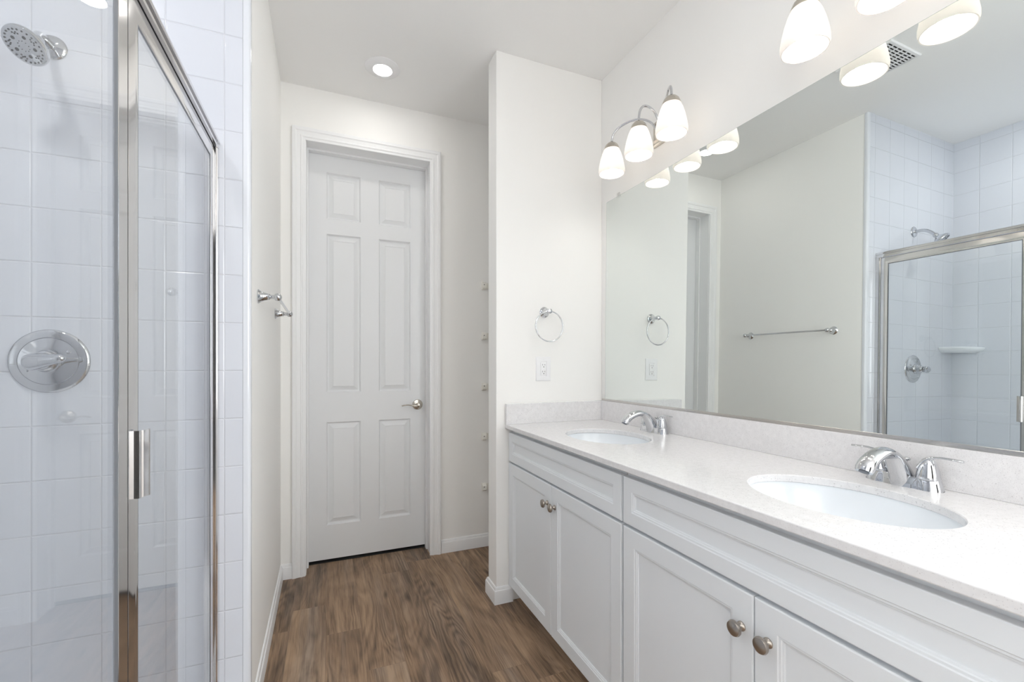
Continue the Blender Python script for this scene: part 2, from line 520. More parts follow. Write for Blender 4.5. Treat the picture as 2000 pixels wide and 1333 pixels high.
# rear part of the left wall, beyond the shower
bm = BM(); box(bm, -0.36, XL, YR, YN-0.11, 0, H)
box(bm, XS-0.1, -0.36, YN-0.11, YN-0.012, 0, H)
struct('wall_left_near', bm, M['wall'], smooth=0)
# rear wall
bm = BM(); box(bm, -0.36, -0.15, YR-0.12, YR, 0, H); box(bm, 0.65, XR+0.12, YR-0.12, YR, 0, H); box(bm, -0.15, 0.65, YR-0.12, YR, 2.44, H)
struct('wall_rear', bm, M['wall'], smooth=0)
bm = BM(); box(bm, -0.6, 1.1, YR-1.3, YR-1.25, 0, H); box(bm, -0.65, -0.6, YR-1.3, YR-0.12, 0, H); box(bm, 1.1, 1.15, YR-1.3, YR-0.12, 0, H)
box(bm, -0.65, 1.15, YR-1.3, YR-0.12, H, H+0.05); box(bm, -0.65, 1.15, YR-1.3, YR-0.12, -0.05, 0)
struct('added_dark_room', bm, M['dim'], smooth=0)  # unseen dark room added to give the chrome dark reflections
bm = BM()
for q in ((a, a+0.05, c, d), (b-0.05, b, c, d), (a+0.05, b-0.05, c, c+0.05), (a+0.05, b-0.05, d-0.05, d), (a+0.05, b-0.05, 1.53, 1.57)):
    box(bm, XR+0.03, XR+0.09, q[0], q[1], q[2], q[3])
struct('added_window', bm, M['trim'], smooth=0)  # unseen window added to let the fill lamp in

# shower walls
bm = BM(); box(bm, XS-0.01, -0.2525, YS, YS+0.012, 0, H)
struct('wall_shower_end', bm, M['tile_x'], smooth=0)
bm = BM(); box(bm, XS-0.1, -0.36, YS+0.012, YS+0.1, 0, H)
struct('wall_shower_end_backing', bm, M['wall'], smooth=0)
bm = BM(); box(bm, XS-0.012, XS, YN, YS, 0, H)
struct('wall_shower_back', bm, M['tile_y'], smooth=0)
bm = BM(); box(bm, XS, -0.2525, YN-0.012, YN, 0, H)
struct('wall_shower_near', bm, M['tile_x'], smooth=0)
# bullnose strip finishing the tiled end wall
bm = BM(); pr = [(-0.2518, YS+0.012), (-0.2518, YS)]
for i in range(7):
    t = i/6*pi/2; pr.append((-0.2405 + 0.0105*sin(t), YS + 0.0105 - 0.0105*cos(t)))
pr += [(-0.230, YS+0.020), (-0.2335, YS+0.020)]
loft(bm, [[(x, y, z) for x, y in pr] for z in (0, H)])
struct('trim_1', bm, M['bullnose'], label='white glazed bullnose strip edging the shower tile')

# shower pan and curb
bm = BM()
box(bm, XS, -0.40, YN, YS, 0, 0.05)
struct('shower_pan', bm, M['pan'], smooth=0, bevel=0.004)
bm = BM(); box(bm, -0.40, -0.245, YN, YS, 0, 0.11)
struct('shower_curb', bm, M['pan'], smooth=0, bevel=0.012)

# baseboards
BP = [(0, 0), (0.013, 0), (0.013, 0.060), (0.0115, 0.066), (0.0085, 0.069), (0.0085, 0.073), (0.005, 0.081), (0.0, 0.083)]
bm = BM(); sweep(bm, [(-0.183, YB), (-0.2392, YB), (-0.2326, YS+0.021)], BP)
struct('baseboard_left', bm, M['trim'], smooth=25)
bm = BM(); sweep(bm, [(XR, YW1), (XR, YB), (0.656, YB)], BP)
struct('baseboard_back', bm, M['trim'], smooth=25)
bm = BM(); sweep(bm, [(0.856, YW0), (XW, YW0), (XW, YW1), (XR-0.014, YW1)], BP)
struct('baseboard_partition', bm, M['trim'], smooth=25)

# ------------------------------------------------------------------ door
door = bpy.data.objects.new('door_1', None); col.objects.link(door); door.location = (0.24, YB, 0)
door['kind'] = 'structure'; door['label'] = 'tall white six-panel door in a moulded casing at the end of the room'
# casing
CP = [(0.0, 0.0), (0.0, 0.009), (0.006, 0.011), (0.012, 0.011), (0.016, 0.014), (0.022, 0.0145), (0.026, 0.012), (0.044, 0.015),
      (0.050, 0.019), (0.062, 0.020), (0.068, 0.017), (0.068, 0.0)]
bm = BM(); xl, xr, zt = -0.115, 0.585, 2.443
rows = []
for k_ in range(4):
    r = []
    for o_, t_ in CP:
        x = xl-o_ if k_ < 2 else xr+o_
        z = 0 if k_ in (0, 3) else zt+o_
        r.append((x, YB-t_, z))
    rows.append(r)
loft(bm, rows)
make('door_casing', bm, M['trim'], door, smooth=20)
# jamb
bm = BM()
box(bm, DXL-0.0195, DXL, YB, YB+0.13, 0, DT); box(bm, DXR, DXR+0.0195, YB, YB+0.13, 0, DT)
box(bm, DXL-0.0195, DXR+0.0195, YB, YB+0.13, DT, DT+0.0195)
st0, st1 = YB+0.092, YB+0.130
box(bm, DXL, DXL+0.009, st0, st1, 0, DT); box(bm, DXR-0.009, DXR, st0, st1, 0, DT); box(bm, DXL+0.009, DXR-0.009, st0, st1, DT-0.010, DT)
make('door_jamb', bm, M['trim'], door, smooth=0)
# slab
YD = YB+0.132
us = [-0.108, -0.007, 0.187, 0.294, 0.489, 0.588]; vs_ = [0.018, 0.222, 0.838, 1.0165, 1.967, 2.057, 2.334, 2.442]
bm = BM()
mp = lambda u, v, d: (u, YD+d, v)
PP = [(0, 0), (0.0035, 0.0075), (0.008, 0.0135), (0.013, 0.0135), (0.039, 0.0020), (0.0405, 0.0040)]
for i in range(5):
    for j in range(7):
        if i in (1, 3) and j in (1, 3, 5):
            rings_rect(bm, us[i], us[i+1], vs_[j], vs_[j+1], PP, mp)
        else:
            face(bm, [mp(us[i], vs_[j], 0), mp(us[i+1], vs_[j], 0), mp(us[i+1], vs_[j+1], 0), mp(us[i], vs_[j+1], 0)])
bmesh.ops.remove_doubles(bm, verts=bm.verts[:], dist=1e-5)
eb = [e_ for e_ in bm.edges if len(e_.link_faces) == 1]
ex = bmesh.ops.extrude_edge_only(bm, edges=eb)
for q in ex['geom']:
    if isinstance(q, bmesh.types.BMVert): q.co.y = YD+0.035
bmesh.ops.contextual_create(bm, geom=[e_ for e_ in bm.edges if len(e_.link_faces) == 1])
make('door_slab', bm, M['door'], door, smooth=12)
bm = BM(); box(bm, DXL+0.0005, DXR-0.0005, YB+0.128, YB+0.188, 0.0003, 0.0025)
make('under_door_shade', bm, M['dark'], door, smooth=0)  # black strip painting the shade under the door
# lever handle
bm = BM(); hc = Vector((0.5335, YD, 0.926))
lathe(bm, hc, (0, -1, 0), [(0.033, 0.0005), (0.033, 0.004), (0.030, 0.009), (0.020, 0.012), (0.0125, 0.014), (0.0115, 0.040), (0.015, 0.044), (0.015, 0.056), (0.011, 0.060), (0.004, 0.061)])
h = make('door_handle', bm, M['nickel_light'], door); h['label'] = 'satin nickel lever handle with round rose'
bm = BM()
c = hc + Vector((0, -0.05, 0))
pts = bez(c+Vector((0.006, 0, -0.002)), c+Vector((-0.035, 0, -0.012)), c+Vector((-0.055, 0, 0.014)), c+Vector((-0.105, 0.006, -0.002)), 14)
ribbon(bm, pts, (0, 1, 0), [0.009]*15, [0.0095-0.0055*min(1, i/8) for i in range(15)])
make('handle_lever', bm, M['nickel_light'], h)
# ------------------------------------------------------------------ recessed ceiling lights
def recessed(x, y, label, lens='lens'):
    t = thing('recessed_light', (x, y, H), label, 'ceiling light')
    bm = BM()
    lathe(bm, (x, y, H), (0, 0, -1), [(0.089, 0.0), (0.089, 0.002), (0.086, 0.0045), (0.070, 0.0085), (0.054, 0.0135), (0.0485, 0.0140), (0.047, 0.0125)], 56, cap0=False, cap1=False)
    make('trim_ring', bm, M['white_plastic'], t, smooth=50)
    bm = BM(); lathe(bm, (x, y, H), (0, 0, -1), [(0.0472, 0.0122), (0.046, 0.0138), (0.03, 0.0145), (0.005, 0.0148)], 48)
    make('light_lens', bm, M[lens], t)
    return t
recessed(0.266, 2.421, 'round white recessed light glowing in the ceiling before the door')
recessed(-0.765, 0.90, 'round recessed downlight in the ceiling above the shower', 'lens_shower')

# glowing globe added behind the camera as unseen, even fill light
t = thing('added_fill_globe', (0.55, -0.75, H), 'unseen opal globe added on the rear ceiling for fill light', 'ceiling light')
bm = BM(); lathe(bm, (0.55, -0.75, H), (0, 0, -1), [(0.07, 0.0002), (0.07, 0.012), (0.05, 0.02), (0.02, 0.024), (0.02, 0.10)], 36)
make('canopy', bm, M['chrome'], t)
bm = BM(); lathe(bm, (0.55, -0.75, H-0.23), (0, 0, 1), [(0.14*cos(a_*pi/24), 0.14*sin(a_*pi/24)) for a_ in range(-12, 13)], 40)
make('fill_globe', bm, M['globe'], t, smooth=80)

# ------------------------------------------------------------------ exhaust fan grille
t = thing('exhaust_fan_grille', (0.205, 1.375, H), 'square white slotted exhaust grille on ceiling, seen in the mirror top', 'vent')
bm = BM(); gx0, gx1, gy0, gy1 = 0.08, 0.33, 1.25, 1.50
mpg = lambda u, v, d: (u, v, H-0.008+d)
rings_rect(bm, gx0, gx1, gy0, gy1, [(0, 0.008), (0, 0.003), (0.003, 0), (0.014, 0), (0.014, 0.004)], mpg, fill=False)
ix0, ix1, iy0, iy1 = gx0+0.0135, gx1-0.0135, gy0+0.0135, gy1-0.0135
for i in range(7):
    x = ix0 + (ix1-ix0)*i/6; box(bm, x-0.0025, x+0.0025, iy0, iy1, H-0.008, H-0.004)
for j in range(17):
    y = iy0 + (iy1-iy0)*j/16; box(bm, ix0, ix1, y-0.0022, y+0.0022, H-0.0079, H-0.0038)
make('grille', bm, M['white_plastic'], t, smooth=0)
bm = BM(); box(bm, ix0, ix1, iy0, iy1, H-0.0022, H-0.0002)
make('grille_shade', bm, M['dark'], t, smooth=0)  # black sheet standing for the shade behind the grille slots

# ------------------------------------------------------------------ vanity cabinets
XC = 0.835
def cabinet(y0, y1, label):
    """base cabinet between y0 (near) and y1 (far): two doors under a false drawer front"""
    t = thing('vanity_cabinet', (1.1, (y0+y1)/2, 0), label, 'cabinet', 'white sink base cabinets')
    bm = BM()
    xf = XC+0.0205
    pt = 0.016
    box(bm, xf, XR-0.001, y0, y0+pt, 0.088, 0.8665); box(bm, xf, XR-0.001, y1-pt, y1, 0.088, 0.8665)      # sides
    box(bm, xf, XR-0.001, y0+pt, y1-pt, 0.088, 0.104); box(bm, XR-0.010, XR-0.001, y0+pt, y1-pt, 0.104, 0.8665)   # bottom, back
    box(bm, xf, xf+0.019, y0+pt, y0+0.045, 0.104, 0.8665); box(bm, xf, xf+0.019, y1-0.045, y1-pt, 0.104, 0.8665)  # face frame
    box(bm, xf, xf+0.019, y0+0.045, y1-0.045, 0.830, 0.8665); box(bm, xf, xf+0.019, y0+0.045, y1-0.045, 0.675, 0.725); box(bm, xf, xf+0.019, y0+0.045, y1-0.045, 0.104, 0.125)
    box(bm, xf, xf+0.019, (y0+y1)/2-0.03, (y0+y1)/2+0.03, 0.125, 0.675)
    box(bm, XC+0.10, XC+0.112, y0, y1, 0, 0.088); box(bm, XC+0.112, XR-0.001, y0, y0+pt, 0, 0.088); box(bm, XC+0.112, XR-0.001, y1-pt, y1, 0, 0.088)
    make('cabinet_body', bm, M['cabinet'], t, smooth=0)
    mpc = lambda u, v, d: (XC+d, u, v)
    def front(name, u0, u1, v0, v1, border):
        bm = BM()
        pr = [(0, 0.0195), (0, 0.0025), (0.0008, 0.0008), (0.0028, 0), (border-0.012, 0), (border-0.010, 0.0022), (border-0.006, 0.0026),
              (border-0.004, 0.0048), (border-0.001, 0.0056), (border, 0.0085), (border+0.001, 0.0085)]
        R = rings_rect(bm, u0, u1, v0, v1, pr, mpc)
        bm.faces.new(list(reversed(R[0])))
        return make(name, bm, M['cabinet'], t, smooth=20)
    g = 0.003
    front('false_drawer_front', y0+g, y1-g, 0.7045, 0.8465, 0.052)
    ym = (y0+y1)/2 + 0.006
    for (a, b, ky) in ((ym+0.0015, y1-g, ym+0.030), (y0+g, ym-0.0015, ym-0.034)):
        d = front('cabinet_door', a, b, 0.086, 0.695, 0.064)
        bm = BM()
        lathe(bm, (XC, ky, 0.6165), (-1, 0, 0), [(0.0105, -0.0002), (0.0105, 0.002), (0.0075, 0.0045), (0.0055, 0.009), (0.0055, 0.013), (0.0095, 0.0165),
              (0.0165, 0.0195), (0.0172, 0.0225), (0.0155, 0.0265), (0.009, 0.0290), (0.002, 0.0296)], 32, sx=1, sy=1)
        kb = make('cabinet_knob', bm, M['nickel'], d)
        kb['label'] = 'round brushed nickel knob'
    return t
cabinet(1.1355, 2.063, 'white sink cabinet standing against the partition under the farther basin')
cabinet(0.2085, 1.1305, 'white sink cabinet nearest the viewer under the nearer basin')

# ------------------------------------------------------------------ countertop
ZC = 0.887; CT = 0.020; XF = 0.8167; XB = XR-0.0005
CYS = (0.65, 1.575); CXS = 1.083; EA, EB = 0.207, 0.157
ct = thing('vanity_countertop', (1.1, 1.1, ZC), 'long white speckled quartz vanity top with two oval basin openings', 'countertop')
bm = BM(); yA, yB_ = 0.20, YW0-0.0005
def ring_angles(cx, cy, x0, x1, y0, y1):
    an = [2*pi*i/72 for i in range(72)]
    cs = [math.atan2(y-cy, x-cx) % (2*pi) for x, y in ((x0, y0), (x1, y0), (x1, y1), (x0, y1))]
    for c_ in cs:
        k_ = min(range(72), key=lambda i: abs(an[i]-c_)); an[k_] = c_
    return sorted(an)
def on_rect(cx, cy, x0, x1, y0, y1, t):
    dx, dy = cos(t), sin(t); s = 1e9
    if dx > 1e-9: s = min(s, (x1-cx)/dx)
    if dx < -1e-9: s = min(s, (x0-cx)/dx)
    if dy > 1e-9: s = min(s, (y1-cy)/dy)
    if dy < -1e-9: s = min(s, (y0-cy)/dy)
    return cx+dx*s, cy+dy*s
ysplit = [yA, (CYS[0]+CYS[1])/2, yB_]
for n_, cy in enumerate(CYS):
    x0_, x1_, y0_, y1_ = XF, XB, ysplit[n_], ysplit[n_+1]
    an = ring_angles(CXS, cy, x0_, x1_, y0_, y1_)
    outer = [on_rect(CXS, cy, x0_, x1_, y0_, y1_, t) for t in an]
    inner = [(CXS+EB*cos(t), cy+EA*sin(t)) for t in an]
    inner2 = [(CXS+(EB+0.002)*cos(t), cy+(EA+0.002)*sin(t)) for t in an]
    top_o = [bm.verts.new((x, y, ZC)) for x, y in outer]
    top_i = [bm.verts.new((x, y, ZC)) for x, y in inner2]
    mid_i = [bm.verts.new((x, y, ZC-0.002)) for x, y in inner]
    bot_i = [bm.verts.new((x, y, ZC-CT)) for x, y in inner]
    bot_o = [bm.verts.new((x, y, ZC-CT)) for x, y in outer]
    for A, B in ((top_o, top_i), (top_i, mid_i), (mid_i, bot_i), (bot_i, bot_o)):
        for i in range(len(an)):
            j = (i+1) % len(an); bm.faces.new((A[i], A[j], B[j], B[i]))
bmesh.ops.remove_doubles(bm, verts=bm.verts[:], dist=1e-5)
eb = [e_ for e_ in bm.edges if len(e_.link_faces) == 1]
# close the outer rim
zt_ = [v_ for v_ in bm.verts if abs(v_.co.z-ZC) < 1e-6 and any(e_ in eb for e_ in v_.link_edges)]
bmesh.ops.bridge_loops(bm, edges=eb)
make('countertop_slab', bm, M['quartz'], ct, smooth=30, bevel=0.0025)
bm = BM(); box(bm, XR-0.020, XR-0.0005, yA, yB_, ZC, 0.990)
o = make('backsplash', bm, M['quartz'], smooth=0, bevel=0.0015, loc=(XR-0.01, 1.1, ZC))
tag(o, 'long low speckled quartz backsplash under the mirror', 'backsplash')
bm = BM(); box(bm, XF, XR-0.0202, YW0-0.0205, YW0-0.0005, ZC, 0.990)
o = make('side_splash', bm, M['quartz'], smooth=0, bevel=0.0015, loc=(1.1, YW0-0.01, ZC))
tag(o, 'short speckled quartz splash piece against the partition', 'backsplash')

# ------------------------------------------------------------------ basins
def basin(cy, label):
    t = thing('undermount_basin', (CXS, cy, ZC-CT-0.14), label, 'sink', 'oval undermount basins')
    bm = BM(); rings = []
    N = 72
    def ring(s, z, add=0.0):
        return [(CXS+(EB*s+add)*cos(2*pi*i/N), cy+(EA*s+add)*sin(2*pi*i/N), z) for i in range(N)]
    zt = ZC-CT
    rings = [ring(1, zt, 0.028), ring(1, zt-0.0002, 0.004)]
    for k_ in range(1, 15):
        a_ = k_/14*pi/2
        rings.append(ring(max(cos(a_)**0.62, 0.115) if k_ < 14 else 0.115, zt-0.142*sin(a_)**1.15, 0.004*(1-k_/14)))
    # outer shell
    out_ = [ring(0.13, zt-0.150)]
    for k_ in range(12, -1, -1):
        a_ = k_/14*pi/2
        out_.append(ring(cos(a_)**0.62, zt-0.008-0.142*sin(a_)**1.15, 0.012))
    out_.append(ring(1, zt-0.010, 0.028))
    loft(bm, rings+out_, True, False, False)
    bmesh.ops.translate(bm, verts=bm.verts[:], vec=(0, 0, -0.0003))
    make('basin_bowl', bm, M['ceramic'], t, smooth=60)
    bm = BM(); lathe(bm, (CXS, cy, zt-0.1435), (0, 0, 1), [(0.014, -0.012), (0.0225, -0.004), (0.0225, 0.002), (0.020, 0.004), (0.013, 0.0035), (0.012, 0.006), (0.002, 0.007)], 32, cap0=True)
    make('drain', bm, M['chrome'], t)
    return t
basin(CYS[1], 'white oval basin sunk in the counter beside the partition')
basin(CYS[0], 'white oval basin sunk in the counter closest to the viewer')

# ------------------------------------------------------------------ faucets
def faucet(cy, label):
    fx = 1.334
    t = thing('two_handle_faucet', (fx, cy, ZC), label, 'faucet', 'chrome centerset faucets')
    # base: stadium plate, waisted between the two hubs
    bm = BM(); N = 64
    def stad(s, z, hw, hl):
        r = []
        for i in range(N):
            a_ = 2*pi*i/N
            cx_, sy_ = cos(a_), sin(a_)
            p = 2.6
            d_ = (abs(cx_)**p + abs(sy_)**p)**(-1/p)
            y = sy_*d_*hl; x = cx_*d_*hw
            w_ = 1 - 0.16*math.exp(-((abs(y)-0.030)/0.016)**2)
            r.append((fx+x*w_, cy+y, z))
        return r
    loft(bm, [stad(1, ZC, 0.0285, 0.081), stad(1, ZC+0.003, 0.0280, 0.0805), stad(1, ZC+0.024, 0.0235, 0.0755), stad(1, ZC+0.027, 0.021, 0.073)])
    make('faucet_base', bm, M['chrome'], t, smooth=35)
    # spout
    bm = BM()
    pts = bez((fx-0.002, cy, ZC+0.012), (fx-0.028, cy, ZC+0.066), (fx-0.055, cy, ZC+0.098), (fx-0.105, cy, ZC+0.083), 14)
    pts += bez((fx-0.105, cy, ZC+0.083), (fx-0.135, cy, ZC+0.074), (fx-0.150, cy, ZC+0.062), (fx-0.158, cy, ZC+0.046), 6)[1:]
    n_ = len(pts)
    wd = [0.0255-0.0075*min(1, i/8) + (0.0035*max(0, (i-10)/10)) for i in range(n_)]
    th = [0.031-0.0185*min(1, i/9)**0.8 + (0.0045*max(0, (i-10)/10)) for i in range(n_)]
    wd[-1] *= 0.86; th[-1] *= 0.86
    ribbon(bm, pts, (0, 1, 0), wd, th, 24)
    sp_ = make('spout', bm, M['chrome'], t, smooth=50)
    bm = BM(); e_ = pts[-1]; dirn = (pts[-1]-pts[-2]).normalized()
    lathe(bm, e_-dirn*0.001, dirn, [(0.0105, 0), (0.0105, 0.0025), (0.008, 0.003)], 20)
    make('aerator', bm, M['seal'], sp_)
    # lift rod
    bm = BM(); lathe(bm, (fx+0.012, cy, ZC+0.024), (0.12, 0, 1), [(0.0022, 0), (0.0022, 0.034), (0.007, 0.036), (0.0085, 0.040), (0.006, 0.043), (0.001, 0.044)], 18)
    make('lift_rod', bm, M['chrome'], t)
    for s in (1, -1):
        bm = BM(); hy = cy + s*0.0508
        lathe(bm, (fx, hy, ZC+0.0265), (0, 0, 1), [(0.0232, 0), (0.0235, 0.002), (0.0220, 0.012), (0.0195, 0.024), (0.0160, 0.036), (0.0115, 0.045), (0.005, 0.050), (0.001, 0.051)], 32)
        hd = make('faucet_handle', bm, M['chrome'], t, smooth=50)
        bm = BM()
        pts = bez((fx-0.006, hy-s*0.012, ZC+0.050), (fx-0.006, hy-s*0.002, ZC+0.084), (fx-0.004, hy+s*0.020, ZC+0.083), (fx-0.002, hy+s*0.066, ZC+0.0795), 14)
        n_ = len(pts)
        ribbon(bm, pts, (1, 0, 0), [0.0125-0.0065*sin(min(1, i/7)*pi/2)+0.003*max(0, (i-8)/6) - (0.006 if i == n_-1 else 0) for i in range(n_)],
               [0.0085-0.006*min(1, i/8) for i in range(n_)], 16)
        make('lever', bm, M['chrome'], hd, smooth=60)
    return t
faucet(CYS[1]+0.005, 'chrome two-handle faucet at the farther basin beside the partition')
faucet(CYS[0]+0.005, 'chrome two-handle faucet at the nearer basin in the foreground')

# ------------------------------------------------------------------ mirror (leans back by half a degree in its channel)
mz0, mz1, my0, my1 = 0.9985, 2.0557, 0.24, 2.0147
mt = thing('wall_mirror', (XR, 1.1, mz0), 'wide frameless wall mirror above the vanity backsplash', 'mirror')
def mx(z): return XR-0.0045 - 0.0105*(mz1-z)/(mz1-mz0)
bm = BM(); vv = box(bm, 0, 1, my0, my1, mz0, mz1)
for q in vv:
    q.co.x = mx(q.co.z) + (0.004 if q.co.x > 0.5 else 0)
make('mirror_glass', bm, M['mirror'], mt, smooth=0)
bm = BM()
for (a, b, c, d) in ((my0-0.0008, my0-0.0001, mz0, mz1), (my1+0.0001, my1+0.0008, mz0, mz1), (my0, my1, mz1+0.0001, mz1+0.0008)):
    vv = box(bm, 0, 1, a, b, c, d)
    for q in vv: q.co.x = mx(min(q.co.z, mz1)) + (0.004 if q.co.x > 0.5 else 0)
make('mirror_edge', bm, M['mirror_edge'], mt, smooth=0)
bm = BM()
box(bm, mx(mz0)-0.0035, XR-0.0005, my0-0.02, YW0-0.022, 0.9905, 0.9935)
box(bm, mx(mz0)-0.0035, mx(mz0)-0.0012, my0-0.02, YW0-0.022, 0.9935, 1.0015)
ch = make('bottom_channel', bm, M['channel'], mt, smooth=0, bevel=0.0006)
ch['label'] = 'dull metal channel along the mirror foot'
for cy in (1.907, 0.40):
    bm = BM(); rbox(bm, XR-0.0085, XR-0.0002, cy-0.011, cy+0.011, mz1+0.001, mz1+0.016, 0.003)
    rbox(bm, XR-0.0115, XR-0.0075, cy-0.011, cy+0.011, mz1-0.008, mz1+0.016, 0.0015)
    lathe(bm, (XR-0.0115, cy, mz1+0.007), (-1, 0, 0), [(0.0035, 0), (0.003, 0.001), (0.001, 0.0015)], 12)
    make('mirror_clip', bm, M['clear_plastic'], mt, smooth=30)

# ------------------------------------------------------------------ vanity light fixtures
def vanity_light(cy, zb, label):
    """zb: height of the shade rims"""
    t = thing('vanity_light', (XR, cy, zb+0.14), label, 'wall light', 'three-shade vanity lights above the mirror')
    sxp = 1.25
    bm = BM(); pz0, pz1 = zb+0.085, zb+0.200; hw = 0.063
    mpl = lambda u, v, d: (XR-d, u, v)
    rings_rect(bm, cy-hw, cy+hw, pz0, pz1, [(0, 0.0003), (0, 0.006), (0.003, 0.010), (0.009, 0.012), (0.012, 0.018), (0.020, 0.024), (0.030, 0.026)], mpl)
    make('back_plate', bm, M['nickel_light'], t, smooth=25)
    for s in (1, 0, -1):
        sy = cy + s*0.2
        top = zb+0.150
        q0 = Vector((sxp, sy, top-0.002)); q3 = Vector((XR-0.022, cy+s*0.022, zb+0.135))
        mid = Vector(((sxp*1.05+q3.x*0.95)/2, (sy+q3.y)/2, zb+0.228))
        up = 0.034
        if s == 0:
            pts = bez(q0, q0+Vector((0, 0, 0.045)), q0+Vector((0.010, 0, up+0.046)), Vector((sxp+0.045, cy, zb+0.228)), 8)
            pts += bez(Vector((sxp+0.045, cy, zb+0.228)), Vector((sxp+0.085, cy, zb+0.226)), Vector((XR-0.026, cy, zb+0.185)), q3, 8)[1:]
        else:
            d_ = (q3-q0); d_.z = 0
            pts = bez(q0, q0+Vector((0, 0, 0.040)), q0+d_*0.10+Vector((0, 0, up+0.036)), q0+d_*0.42+Vector((0, 0, up+0.042)), 8)
            pts += bez(q0+d_*0.42+Vector((0, 0, up+0.042)), q0+d_*0.78+Vector((0, 0, up+0.048)), q0+d_*0.97+Vector((0, 0, 0.030)), q3, 8)[1:]
        bm = BM(); tube(bm, pts, 0.0052, 12)
        make('arm', bm, M['chrome'], t)
        # socket cap
        bm = BM(); lathe(bm, (sxp, sy, top), (0, 0, -1), [(0.006, -0.006), (0.012, 0.0), (0.020, 0.004), (0.0295, 0.014), (0.0345, 0.026), (0.0365, 0.034), (0.0355, 0.034), (0.026, 0.013), (0.002, 0.010)], 32)
        make('socket_cap', bm, M['nickel_light'], t)
        # bell shade, open at the bottom
        prof = [(0.0285, 0.131), (0.0345, 0.118), (0.0435, 0.098), (0.0515, 0.072), (0.0575, 0.046), (0.0612, 0.024), (0.0615, 0.010), (0.0590, 0.0)]
        inner = [(r-0.003, z+0.0005) for r, z in reversed(prof)]
        bm = BM(); lathe(bm, (sxp, sy, zb), (0, 0, 1), prof+inner, 40, cap0=False, cap1=False)
        bmesh.ops.remove_doubles(bm, verts=bm.verts[:], dist=1e-6)
        sh = make('lamp_shade', bm, M['shade'], t, smooth=60)
        sh['label'] = 'frosted white glass bell shade'
        bm = BM(); bz = zb+0.052
        lathe(bm, (sxp, sy, bz), (0, 0, 1), [(0.001, -0.030), (0.012, -0.0275), (0.021, -0.021), (0.0275, -0.011), (0.030, 0.0), (0.0285, 0.011), (0.023, 0.024), (0.016, 0.036), (0.013, 0.046)], 28)
        make('light_bulb', bm, M['bulb'], sh)
    return t
vanity_light(1.577, 2.094, 'three-shade chrome vanity light nearest the partition')
vanity_light(0.647, 2.080, 'three-shade chrome vanity light cut off by the photo top edge')

# ------------------------------------------------------------------ towel ring, outlet
t = thing('towel_ring', (1.035, YW0, 1.455), 'chrome towel ring on the partition above the outlet', 'towel ring')
bm = BM()
lathe(bm, (1.035, YW0, 1.455), (0, -1, 0), [(0.027, 0.0002), (0.0275, 0.004), (0.025, 0.0065), (0.019, 0.010), (0.013, 0.022), (0.0095, 0.036), (0.0098, 0.040), (0.008, 0.044), (0.0085, 0.048), (0.012, 0.052), (0.0135, 0.060), (0.012, 0.067), (0.006, 0.071), (0.001, 0.072)], 32)
make('mount', bm, M['chrome'], t)
bm = BM(); R_ = 0.0765; cc = Vector((1.035, YW0-0.060, 1.455-0.0765))
pts = [cc + Vector((R_*sin(2*pi*i/64), 0, R_*cos(2*pi*i/64))) for i in range(64)]
rg = []
for i, p in enumerate(pts):
    a_ = 2*pi*i/64; rad = Vector((sin(a_), 0, cos(a_)))
    rg.append([p + rad*0.0034*cos(2*pi*k_/12) + Vector((0, 1, 0))*0.0034*sin(2*pi*k_/12) for k_ in range(12)])
loft(bm, rg+[rg[0]], True, False, False); bmesh.ops.remove_doubles(bm, verts=bm.verts[:], dist=1e-6)
make('ring', bm, M['chrome'], t)

ox, oz = 1.029, 1.163
t = thing('wall_outlet', (ox, YW0, oz), 'white double power outlet on the partition under the towel ring', 'outlet')
bm = BM()
rings_rect(bm, ox-0.042, ox+0.042, oz-0.0625, oz+0.0625, [(0, 0.0002), (0, 0.0035), (0.0015, 0.005), (0.004, 0.006), (0.024, 0.0062), (0.0243, 0.004)],
           lambda u, v, d: (u, YW0-d, v))
make('wall_plate', bm, M['white_plastic'], t, smooth=25)
bm = BM(); rbox(bm, ox-0.0165, ox+0.0165, YW0-0.0078, YW0-0.0038, oz-0.0335, oz+0.0335, 0.0012)
rc = make('receptacle', bm, M['white_plastic'], t, smooth=30)
bm = BM()
for s in (1, -1):
    zz = oz + s*0.0175 + 0.003
    box(bm, ox-0.0075, ox-0.0055, YW0-0.0083, YW0-0.0076, zz-0.0035, zz+0.0045)
    box(bm, ox+0.0050, ox+0.0070, YW0-0.0083, YW0-0.0076, zz-0.0030, zz+0.0040)
    lathe(bm, (ox, YW0-0.0076, zz-0.0105), (0, -1, 0), [(0.0026, 0), (0.0026, 0.0007)], 14)
make('slots', bm, M['slot'], rc, smooth=0)
for s in (1, -1):
    bm = BM(); lathe(bm, (ox, YW0-0.0060, oz+s*0.0485), (0, -1, 0), [(0.003, 0), (0.0026, 0.0008), (0.001, 0.001)], 14)
    make('screw', bm, M['white_plastic'], t)

